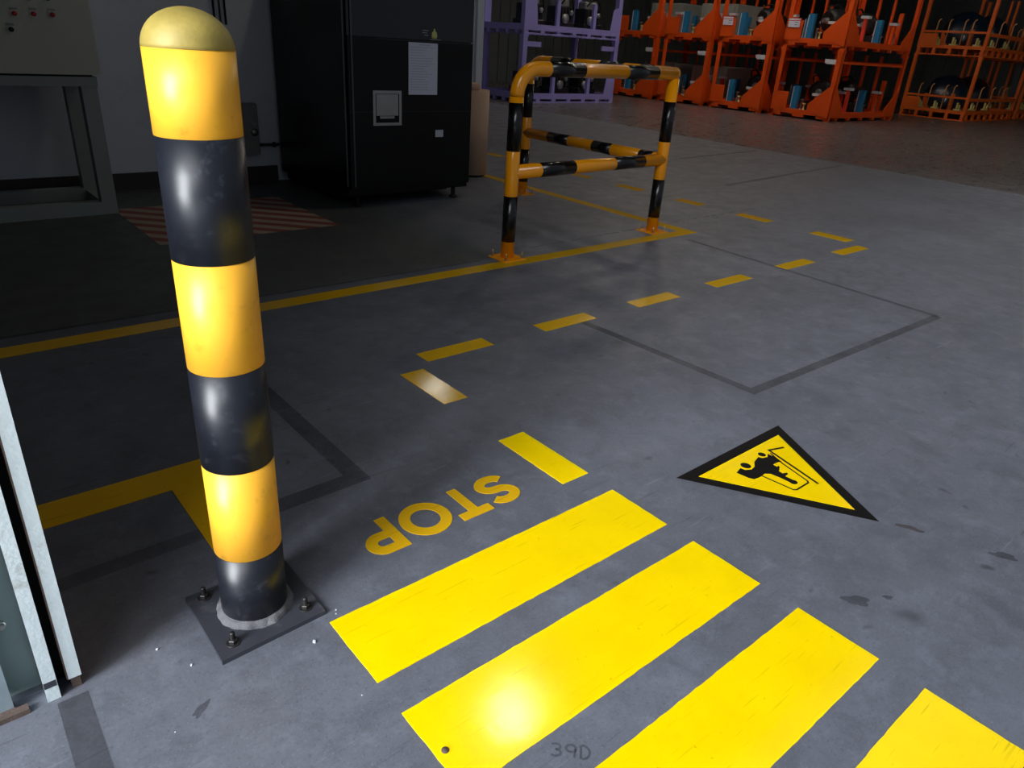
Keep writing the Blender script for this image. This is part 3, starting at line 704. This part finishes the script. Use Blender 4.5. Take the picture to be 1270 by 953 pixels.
# ================================================================ racks
def BX_(mb, a, b): return mb.box(a, b)
def orange_rack(mt, W=1.52, D=3.25, H=1.50, labels=True, style=0, red=True):
    r = thing('steel_rack', '', 'rack')
    p = 0.12
    # two base beams with fork openings (front, back) and side beams
    for y0 in (0.0, D-0.07):
        b = MB()
        b.box((0, y0, 0.10), (W, y0+0.07, 0.20))
        for x0, x1 in ((0, 0.30), (0.62, 0.90), (1.22, W)): b.box((x0, y0, 0.04), (x1, y0+0.07, 0.10))
        b.build('base_beam', mt, r)
    for x0 in (0.0, W-0.07):
        b = MB().box((x0, 0.07, 0.08), (x0+0.07, D-0.07, 0.20))
        for k in range(5): b.box((x0-0.004, 0.35+k*(D-0.8)/4, 0.02), (x0+0.074, 0.43+k*(D-0.8)/4, 0.10))
        b.build('side_beam', mt, r)
    MB().box((0.07, 0.9, 0.12), (W-0.07, 0.98, 0.19)).box((0.07, D-0.98, 0.12), (W-0.07, D-0.9, 0.19)).build('cross_beam', mt, r)
    MB().box((0.07, 0.07, 0.13), (W-0.07, D-0.07, 0.15)).build('deck_sheet', mt, r)
    for x0 in (0, W-p):
        for y0 in (0, D-p):
            q = MB(); t = 0.014
            sx = 1 if x0 == 0 else -1; sy = 1 if y0 == 0 else -1
            xa = 0 if sx > 0 else W; ya = 0 if sy > 0 else D
            # L-angle post with foot and cup
            q.box((min(xa, xa+sx*p), min(ya, ya+sy*t), 0.05), (max(xa, xa+sx*p), max(ya, ya+sy*t), H-0.05))
            q.box((min(xa, xa+sx*t), min(ya, ya+sy*p), 0.05), (max(xa, xa+sx*t), max(ya, ya+sy*p), H-0.05))
            q.box((x0-0.006, y0-0.006, H-0.06), (x0+p+0.006, y0+p+0.006, H))
            q.box((x0+0.008, y0+0.008, 0.0), (x0+p-0.008, y0+p-0.008, 0.06))
            q.build('corner_post', mt, r)
    # gussets: right front large triangle, left front panel, and two on the side faces
    MB().prism([(W-0.02, 0.06), (W-0.02, 0.78), (W-0.10, 0.76), (W-0.56, 0.34), (W-0.56, 0.20)], -0.012, 0.0, 'XZ').build('gusset_plate', mt, r)
    MB().box((0.02, -0.012, 0.16), (0.42, 0.0, 0.56)).build('side_panel', mt, r)
    MB().prism([(0.02, 0.10), (0.02, 0.80), (0.55, 0.26), (0.55, 0.12)], W, W+0.012, 'YZ').build('gusset_plate', mt, r)
    MB().prism([(D-0.02, 0.10), (D-0.02, 0.80), (D-0.60, 0.26), (D-0.60, 0.12)], W, W+0.012, 'YZ').build('gusset_plate', mt, r)
    MB().box((0.1, D-0.05, 1.24), (W-0.1, D-0.01, 1.30)).build('back_rail', mt, r)
    MB().box((W-0.05, 0.1, 1.22), (W-0.01, D-0.1, 1.27)).build('side_rail', mt, r)
    for x0 in (0.48, 0.86): MB().box((x0, D-0.07, 0.20), (x0+0.06, D-0.02, H-0.05)).build('rear_post', mt, r)
    MB().box((0.12, 1.50, 0.20), (0.20, 1.58, 0.95)).build('guide_post', mt, r)
    MB().box((W-0.30, 2.85, 0.20), (W-0.22, 2.93, 0.90)).build('guide_post', mt, r)
    for x0, y0, h0 in ((0.62, 0.30, 0.22), (0.78, 0.16, 0.14), (1.05, 0.14, 0.10), (1.22, 1.25, 0.20), (1.30, 2.0, 0.16), (1.28, 2.7, 0.24)):
        MB().lathe([(0.045, 0.15), (0.045, 0.17), (0.02, 0.175), (0.02, 0.17+h0), (0.04, 0.175+h0), (0.04, 0.20+h0)], (x0, y0, 0), 10).build('locating_pin', M['alu'] if h0 > 0.15 else M['lime'], r)
    if red:
        # padded supports
        for (x, y, h, kind) in ((0.50, 0.06, 0.44, 'b'), (0.95, 0.25, 0.36, 'r'), (1.20, 0.55, 0.30, 'r'), (0.30, 1.3, 0.50, 'r'), (1.32, 0.95, 0.52, 'r'), (1.32, 1.6, 0.42, 'b'), (1.34, 2.35, 0.46, 'r'), (0.70, 1.9, 0.4, 'r')):
            if kind == 'b':
                s = MB().box((x, y, 0.20), (x+0.13, y+0.09, 0.20+h+0.06)).build('blue_pad', M['blue'], r)
                MB().box((x-0.02, y-0.005, 0.20), (x, y+0.095, 0.20+h+0.04)).build('pad_edge', M['white'], s)
            else:
                s = MB().box((x, y, 0.15), (x+0.07, y+0.07, 0.15+h)).build('support_post', M['redpost'] if (x+y) % 0.3 > 0.1 else mt, r)
                MB().box((x-0.06, y-0.03, 0.15+h), (x+0.13, y+0.10, 0.15+h+0.055)).build('nylon_pad', M['white'], s)
        MB().box((W-0.36, 0.30, 0.30), (W-0.12, 0.36, 0.34)).box((W-0.30, 0.30, 0.22), (W-0.28, 0.34, 0.30)).build('white_tray', M['white'], r)
    if labels:
        s = MB().box((0.05, -0.024, 0.40), (0.37, -0.012, 0.60)).build('label_holder', M['redpost'], r)
        MB().box((0.06, -0.028, 0.41), (0.35, -0.024, 0.54)).box((0.06, -0.028, 0.555), (0.35, -0.024, 0.59)).build('label_card', M['paper'], s)
        MB().box((0.22, -0.030, 0.505), (0.31, -0.028, 0.515)).box((0.22, -0.030, 0.455), (0.28, -0.028, 0.465)).build('label_print', M['ink'], s)
    MB().box((W-0.36, D*0.0+0.02, 1.20), (W-0.14, 0.03, 1.27)).box((W-0.4, 0.03, 1.22), (W-0.05, 0.06, 1.30)).build('label_plate', M['white'], r)
    return r
def place(o, loc, rz, label, group):
    o.location = loc; o.rotation_euler = (0, 0, rz); o['label'] = label; o['group'] = group; o['category'] = 'rack'; return o
proto = orange_rack(M['orange'])
proto2 = orange_rack(M['orange'], labels=False)
XR = 16.72
cols = [(10.23, 'nearest corner stack'), (12.02, 'stack just left of the corner stack'), (13.75, 'stack second left of the corner stack'), (15.50, 'stack beside the lilac racks')]
first = {0: True, 1: True}
rk = []
for ci, (yl, nm) in enumerate(cols):
    for t in range(2):
        use = 0 if (t == 1 and ci < 2) else 1
        src = proto if use == 0 else proto2
        o = src if first[use] else copy_tree(src)
        first[use] = False
        place(o, (XR+0.0, yl, t*1.50), -PI/2, 'bright orange steel stacking rack, %s of the %s' % ('upper' if t else 'bottom', nm), 'orange stacking racks')
        rk.append(o)
# ---- amber rack with hooks, further right
def amber_rack():
    mt = M['amber']; W, D, H = 1.75, 3.7, 1.60
    r = thing('steel_rack', '', 'rack'); p = 0.08
    for y0 in (0, D-0.06):
        b = MB().box((0, y0, 0.17), (W, y0+0.06, 0.25)).box((0, y0, 0.0), (W, y0+0.06, 0.03))
        for k in range(5): b.box((0.02+k*(W-0.12)/4, y0, 0.03), (0.10+k*(W-0.12)/4, y0+0.06, 0.17))
        b.build('base_beam', mt, r)
    for x0 in (0, W-0.06):
        b = MB().box((x0, 0.06, 0.17), (x0+0.06, D-0.06, 0.25)).box((x0, 0.06, 0.0), (x0+0.06, D-0.06, 0.03))
        for k in range(8): b.box((x0, 0.2+k*(D-0.5)/7, 0.03), (x0+0.06, 0.29+k*(D-0.5)/7, 0.17))
        b.build('side_beam', mt, r)
    MB().box((0.06, 0.06, 0.19), (W-0.06, D-0.06, 0.21)).build('deck_sheet', mt, r)
    for x0 in (0, W-p):
        for y0 in (0, D-p): MB().box((x0, y0, 0.25), (x0+p, y0+p, H-0.03)).box((x0-0.01, y0-0.01, H-0.05), (x0+p+0.01, y0+p+0.01, H)).build('corner_post', mt, r)
    for x0 in (0.78, 0.95): MB().box((x0, D-0.06, 0.25), (x0+0.06, D, H-0.03)).build('mid_post', mt, r)
    MB().box((0.08, 0.02, 0.55), (W-0.08, 0.06, 0.60)).build('front_rail', mt, r)
    MB().box((W-0.05, 0.08, 0.50), (W-0.01, D-0.08, 0.58)).build('side_rail', mt, r)
    MB().box((0.02, -0.012, 0.25), (0.48, 0.0, 0.52)).build('side_panel', mt, r)
    MB().box((0.4, 0.4, 0.21), (0.6, 0.46, 0.62)).build('stop_plate', mt, r)
    MB().box((1.1, 0.4, 0.21), (1.2, 0.46, 0.66)).build('stop_plate', mt, r)
    for hx, hy in ((0.36, 0.10), (0.66, 0.10), (1.05, 0.10), (1.26, 0.10), (W-0.03, 0.75), (W-0.03, 1.6), (W-0.03, 2.5)):
        pts = [(hx, hy, 0.25), (hx, hy, 0.80)]+[(hx+0.07*(1-math.cos(a)), hy, 0.80+0.08*math.sin(a)) for a in (0.5, 1.0, 1.4)]
        MB().tube(pts, 0.016, 8).build('hook', M['hook'], r)
    for nx, ny in ((0.42, 0.25), (0.85, 0.22), (1.45, 0.22), (1.5, 1.1), (1.5, 2.1)):
        MB().box((nx-0.09, ny-0.07, 0.25), (nx+0.09, ny+0.07, 0.29)).box((nx-0.05, ny-0.03, 0.29), (nx-0.005, ny+0.03, 0.45)).lathe([(0.03, 0.29), (0.02, 0.40)], (nx+0.03, ny, 0), 10).build('nylon_block', M['lime'], r)
    return r
ar = amber_rack()
place(ar, (22.8, 9.80, 0), -PI/2, 'amber orange rack with curved hooks at the far right, at floor level', 'amber hook racks')
place(copy_tree(ar), (22.8, 9.80, 1.60), -PI/2, 'amber orange rack with curved hooks at the far right, stacked on top', 'amber hook racks')
place(copy_tree(ar), (27.2, 9.90, 0), -PI/2, 'amber orange hook rack farthest behind, at floor level', 'amber hook racks')
place(copy_tree(ar), (27.2, 9.90, 1.60), -PI/2, 'amber orange hook rack farthest behind, stacked on top', 'amber hook racks')

# ---- lilac racks
def lilac_rack(W, D, H, zb):
    mt = M['purple']; r = thing('steel_rack', '', 'rack'); p = 0.12
    for y0 in (0, D-0.07):
        b = MB().box((0, y0, zb), (W, y0+0.07, zb+0.12)).box((0, y0, 0.0), (W, y0+0.07, 0.035))
        n = max(4, int(W/0.5))
        for k in range(n+1): b.box((k*(W-0.12)/n, y0, 0.035), (k*(W-0.12)/n+0.12, y0+0.07, zb))
        b.build('base_beam', mt, r)
    for x0 in (0, W-0.07):
        b = MB().box((x0, 0.07, zb), (x0+0.07, D-0.07, zb+0.12))
        for k in range(4): b.box((x0, 0.2+k*(D-0.5)/3, 0.0), (x0+0.07, 0.30+k*(D-0.5)/3, zb))
        b.build('side_beam', mt, r)
    MB().box((0.07, 0.07, zb+0.04), (W-0.07, D-0.07, zb+0.06)).build('deck_sheet', mt, r)
    for x0 in (0, W-p):
        for y0 in (0, D-p): MB().box((x0, y0, zb+0.12), (x0+p, y0+p, H-0.04)).box((x0-0.01, y0-0.01, H-0.05), (x0+p+0.01, y0+p+0.01, H)).build('corner_post', mt, r)
    MB().prism([(p, zb+0.12), (p+0.26, zb+0.12), (p+0.20, zb+0.60), (p, zb+0.66)], 0.0, 0.015, 'XZ').build('gusset_plate', mt, r)
    MB().prism([(W-p, zb+0.12), (W-p-0.22, zb+0.12), (W-p-0.16, zb+0.55), (W-p, zb+0.60)], 0.0, 0.015, 'XZ').build('gusset_plate', mt, r)
    for x0 in ((W*0.32), (W*0.70)):
        MB().box((x0, 0.03, zb+0.12), (x0+0.09, 0.10, zb+0.62)).build('divider_post', mt, r)
    MB().box((p, 0.02, H-0.24), (p+0.42, 0.06, H-0.14)).build('stub_rail', mt, r)
    MB().box((W-p-0.42, 0.02, H-0.24), (W-p, 0.06, H-0.14)).build('stub_rail', mt, r)
    return r
lr = lilac_rack(3.0, 1.5, 1.39, 0.08)
place(lr, (11.15, 13.0, 0), 0, 'wide lilac steel rack holding engines, at floor level', 'lilac racks')
place(copy_tree(lr), (11.15, 13.0, 1.39), 0, 'wide lilac steel rack holding engines, stacked on top', 'lilac racks')
ll = lilac_rack(1.75, 1.5, 1.39, 0.34)
place(ll, (9.75, 14.6, 0), 0, 'narrower lilac steel rack with grey drums at the left, at floor level', 'lilac racks')
place(copy_tree(ll), (9.75, 14.6, 1.39), 0, 'narrower lilac steel rack with grey drums at the left, stacked on top', 'lilac racks')

# ---- engines and goods inside the racks
random.seed(11)
def engine(s=1.0):
    e = thing('engine', '', 'engine')
    MB().bevbox((-0.26*s, -0.24*s, 0.0), (0.26*s, 0.24*s, 0.16*s), 0.02).build('sump', M['engine'], e)
    b = MB().bevbox((-0.21*s, -0.20*s, 0.16*s), (0.21*s, 0.20*s, 0.46*s), 0.02)
    for k in range(4): b.box((-0.18*s+k*0.1*s, -0.225*s, 0.2*s), (-0.12*s+k*0.1*s, -0.20*s, 0.42*s))
    b.build('block', M['engine'], e)
    MB().bevbox((-0.18*s, -0.12*s, 0.46*s), (0.18*s, 0.14*s, 0.60*s), 0.03).build('head_cover', M['alu'], e)
    pu = MB().lathe([(0.09*s, 0), (0.09*s, 0.02*s), (0.06*s, 0.025*s), (0.06*s, 0.035*s), (0.09*s, 0.04*s), (0.09*s, 0.05*s), (0.02*s, 0.052*s)], (0, 0, 0), 20, 'Y')
    pu.v = [(x-0.10*s, -0.235*s-y, z+0.22*s) for x, y, z in pu.v]; pu.build('pulley', M['alu'], e)
    p2 = MB().lathe([(0.05*s, 0), (0.05*s, 0.05*s), (0.01*s, 0.052*s)], (0, 0, 0), 16, 'Y')
    p2.v = [(x+0.12*s, -0.21*s-y, z+0.34*s) for x, y, z in p2.v]; p2.build('small_pulley', M['alu'], e)
    pts = [(-0.2*s, -0.21*s, 0.5*s), (-0.12*s, -0.27*s, 0.62*s), (0.05*s, -0.26*s, 0.66*s), (0.18*s, -0.22*s, 0.52*s), (0.22*s, -0.22*s, 0.3*s)]
    MB().tube(pts, 0.018*s, 8).build('hose', M['dark'], e)
    return e
eng = engine(1.05)
k = 0
for t, zb in ((0, 0.14), (1, 1.53)):
    for xi, ex in enumerate((11.80, 12.72, 13.62)):
        o = eng if k == 0 else copy_tree(eng)
        o.location = (ex, 13.62, zb); o.rotation_euler = (0, 0, (0.0, 0.12, -0.1)[xi])
        tag(o, 'dark engine on the %s lilac rack, %s' % (('floor-level', 'upper')[t], ('left of three', 'middle of three', 'right of three')[xi]), 'engine', 'engines in the lilac racks'); k += 1
k = 0
for t, zb in ((0, 0.40), (1, 1.79)):
    for xi, ex in enumerate((10.38, 11.02)):
        if k == 0:
            dm = thing('drum', '', 'drum'); 
            w_ = MB().lathe([(0.26, 0), (0.27, 0.02), (0.27, 0.34), (0.26, 0.36)], (0, -0.18, 0.27), 28, 'Y'); w_.build('shell', M['alu'], dm)
            MB().lathe([(0.10, 0.0), (0.10, 0.03), (0.04, 0.035), (0.0, 0.035)], (0, 0, 0), 16, 'Y').build('hub', M['engine'], dm, loc=(0, -0.215, 0.27))
            o = dm
        else: o = copy_tree(dm)
        o.location = (ex, 14.98, zb); tag(o, 'round grey drum on the %s left lilac rack, %s' % (('floor-level', 'upper')[t], ('left one', 'right one')[xi]), 'drum', 'drums in the lilac rack'); k += 1
# castings and crates inside the orange racks
def crate(sx, sy, sz, mtl, lab):
    c = thing('crate', '', 'crate')
    b = MB().bevbox((-sx/2, -sy/2, 0), (sx/2, sy/2, sz), 0.02).build('shell', mtl, c)
    MB().box((-sx/2-0.006, -sy*0.15, sz*0.55), (-sx/2, sy*0.15, sz*0.72)).build('label_card', M['white'], c)
    for k in range(3): MB().box((-sx/2-0.012, -sy/2+0.1+k*(sy-0.24)/2, 0.04), (-sx/2, -sy/2+0.14+k*(sy-0.24)/2, sz-0.04)).build('rib', mtl, c)
    return c
cr = crate(1.2, 1.15, 0.80, M['crate'], 'x')
cn = 0
for t in range(2):
    for ci in (2, 3):
        o = cr if cn == 0 else copy_tree(cr)
        o.location = (XR+1.75, cols[ci][0]-0.76, t*1.5+0.56)
        o.location.z = t*1.5+0.151
        tag(o, 'grey-green crate inside the %s orange rack of the %s' % (('bottom', 'upper')[t], cols[ci][1]), 'crate', 'grey-green crates in the orange racks'); cn += 1
cn = 0
for t in range(2):
    for ci in (0, 1):
        for dx in ((1.0, 2.35) if ci == 0 else (1.1,)):
            if cn == 0:
                ax = thing('gearbox', '', 'gearbox')
                MB().bevbox((-0.34, -0.30, 0), (0.34, 0.30, 0.22), 0.03).build('sump', M['engine'], ax)
                h = MB().lathe([(0.18, -0.38), (0.26, -0.30), (0.26, -0.05), (0.16, 0.10), (0.12, 0.36), (0.06, 0.40)], (0, 0, 0.44), 20, 'X'); h.build('housing', M['engine'], ax)
                MB().lathe([(0.05, -0.50), (0.05, 0.52)], (0, 0, 0.44), 12, 'X').build('shaft', M['alu'], ax)
                MB().tube([(-0.2, 0.2, 0.6), (-0.1, 0.26, 0.76), (0.15, 0.24, 0.8), (0.26, 0.1, 0.62)], 0.02, 8).build('hose', M['dark'], ax)
                MB().lathe([(0.07, 0), (0.07, 0.03), (0.02, 0.035)], (-0.395, 0.0, 0.44), 14, 'X').build('flange', M['alu'], ax)
                o = ax
            else: o = copy_tree(ax)
            o.location = (XR+dx, cols[ci][0]-0.72, t*1.5+0.151); o.rotation_euler = (0, 0, 0.25*(-1)**cn)
            tag(o, 'gearbox casting in the %s rack of the %s%s' % (('bottom', 'upper')[t], cols[ci][1], ', front one' if (ci == 0 and dx < 1.5) else ', rear one' if ci == 0 else ''), 'gearbox', 'castings in the orange racks'); cn += 1
# film-wrapped loads in the amber racks
cn = 0
for t in range(2):
    for dx in (1.0, 2.6):
        if cn == 0:
            fl = thing('wrapped_load', '', 'wrapped load')
            vs = []; nn = 20; prof = [(0.50, 0), (0.56, 0.12), (0.58, 0.35), (0.52, 0.60), (0.36, 0.80), (0.12, 0.90)]
            for rr, zz in prof:
                for i in range(nn):
                    a = 2*PI*i/nn; j = 1+random.uniform(-0.1, 0.1)*(zz > 0)
                    vs.append((rr*1.1*j*math.cos(a), rr*j*math.sin(a), zz))
            mb = MB().add(vs, [(q*nn+i, q*nn+(i+1) % nn, (q+1)*nn+(i+1) % nn, (q+1)*nn+i) for q in range(5) for i in range(nn)]+[tuple(range(nn-1, -1, -1)), tuple(5*nn+i for i in range(nn))], True)
            mb.build('film', M['film'], fl)
            MB().box((-0.5, -0.4, 0.0), (0.5, 0.4, 0.02)).build('pallet_board', M['card'], fl)
            o = fl
        else: o = copy_tree(fl)
        o.location = (22.8+dx, 9.05, t*1.6+0.211)
        tag(o, 'load wrapped in dark blue film on the %s amber rack, %s' % (('floor-level', 'upper')[t], ('front', 'rear')[dx > 2]), 'wrapped load', 'film-wrapped loads'); cn += 1

# ================================================================ high-bay lamps and added rack fill lamps
def bay_or_fill_lamp(x, y, lab):
    l = thing('high_bay_or_fill_lamp', lab, 'lamp', (x, y, 6.2), 0, 'high bay lamps')
    MB().lathe([(0.27, 0.0), (0.28, 0.01), (0.26, 0.16), (0.10, 0.24), (0.09, 0.34)], (0, 0, 0), 28).build('housing', M['lampshell'], l)
    MB().lathe([(0.25, -0.006), (0.25, 0.0)], (0, 0, 0), 28).build('diffuser', M['lamp_fill' if x > 10 else 'lamp'], l)
    MB().tube([(0, 0, 0.34), (0, 0, 1.40)], 0.012, 8).build('suspension_rod', M['lampshell'], l)
    return l
bay_or_fill_lamp(4.35, 4.50, 'round high bay lamp over the guard rail')
bay_or_fill_lamp(8.72, 12.57, 'round high bay lamp over the lilac racks')
bay_or_fill_lamp(14.6, 8.0, 'added round fill lamp in front of the orange racks')  # this lamp and those below are added only to brighten the racks
bay_or_fill_lamp(14.6, 12.57, 'added round fill lamp between the lilac and orange racks')
bay_or_fill_lamp(14.6, 4.6, 'added round fill lamp before the nearest orange stack')
bay_or_fill_lamp(11.6, 9.6, 'added round fill lamp in front of the lilac racks')
bay_or_fill_lamp(14.6, 10.3, 'added round fill lamp before the middle orange stacks')
bay_or_fill_lamp(20.6, 4.6, 'added round fill lamp beside the amber racks')
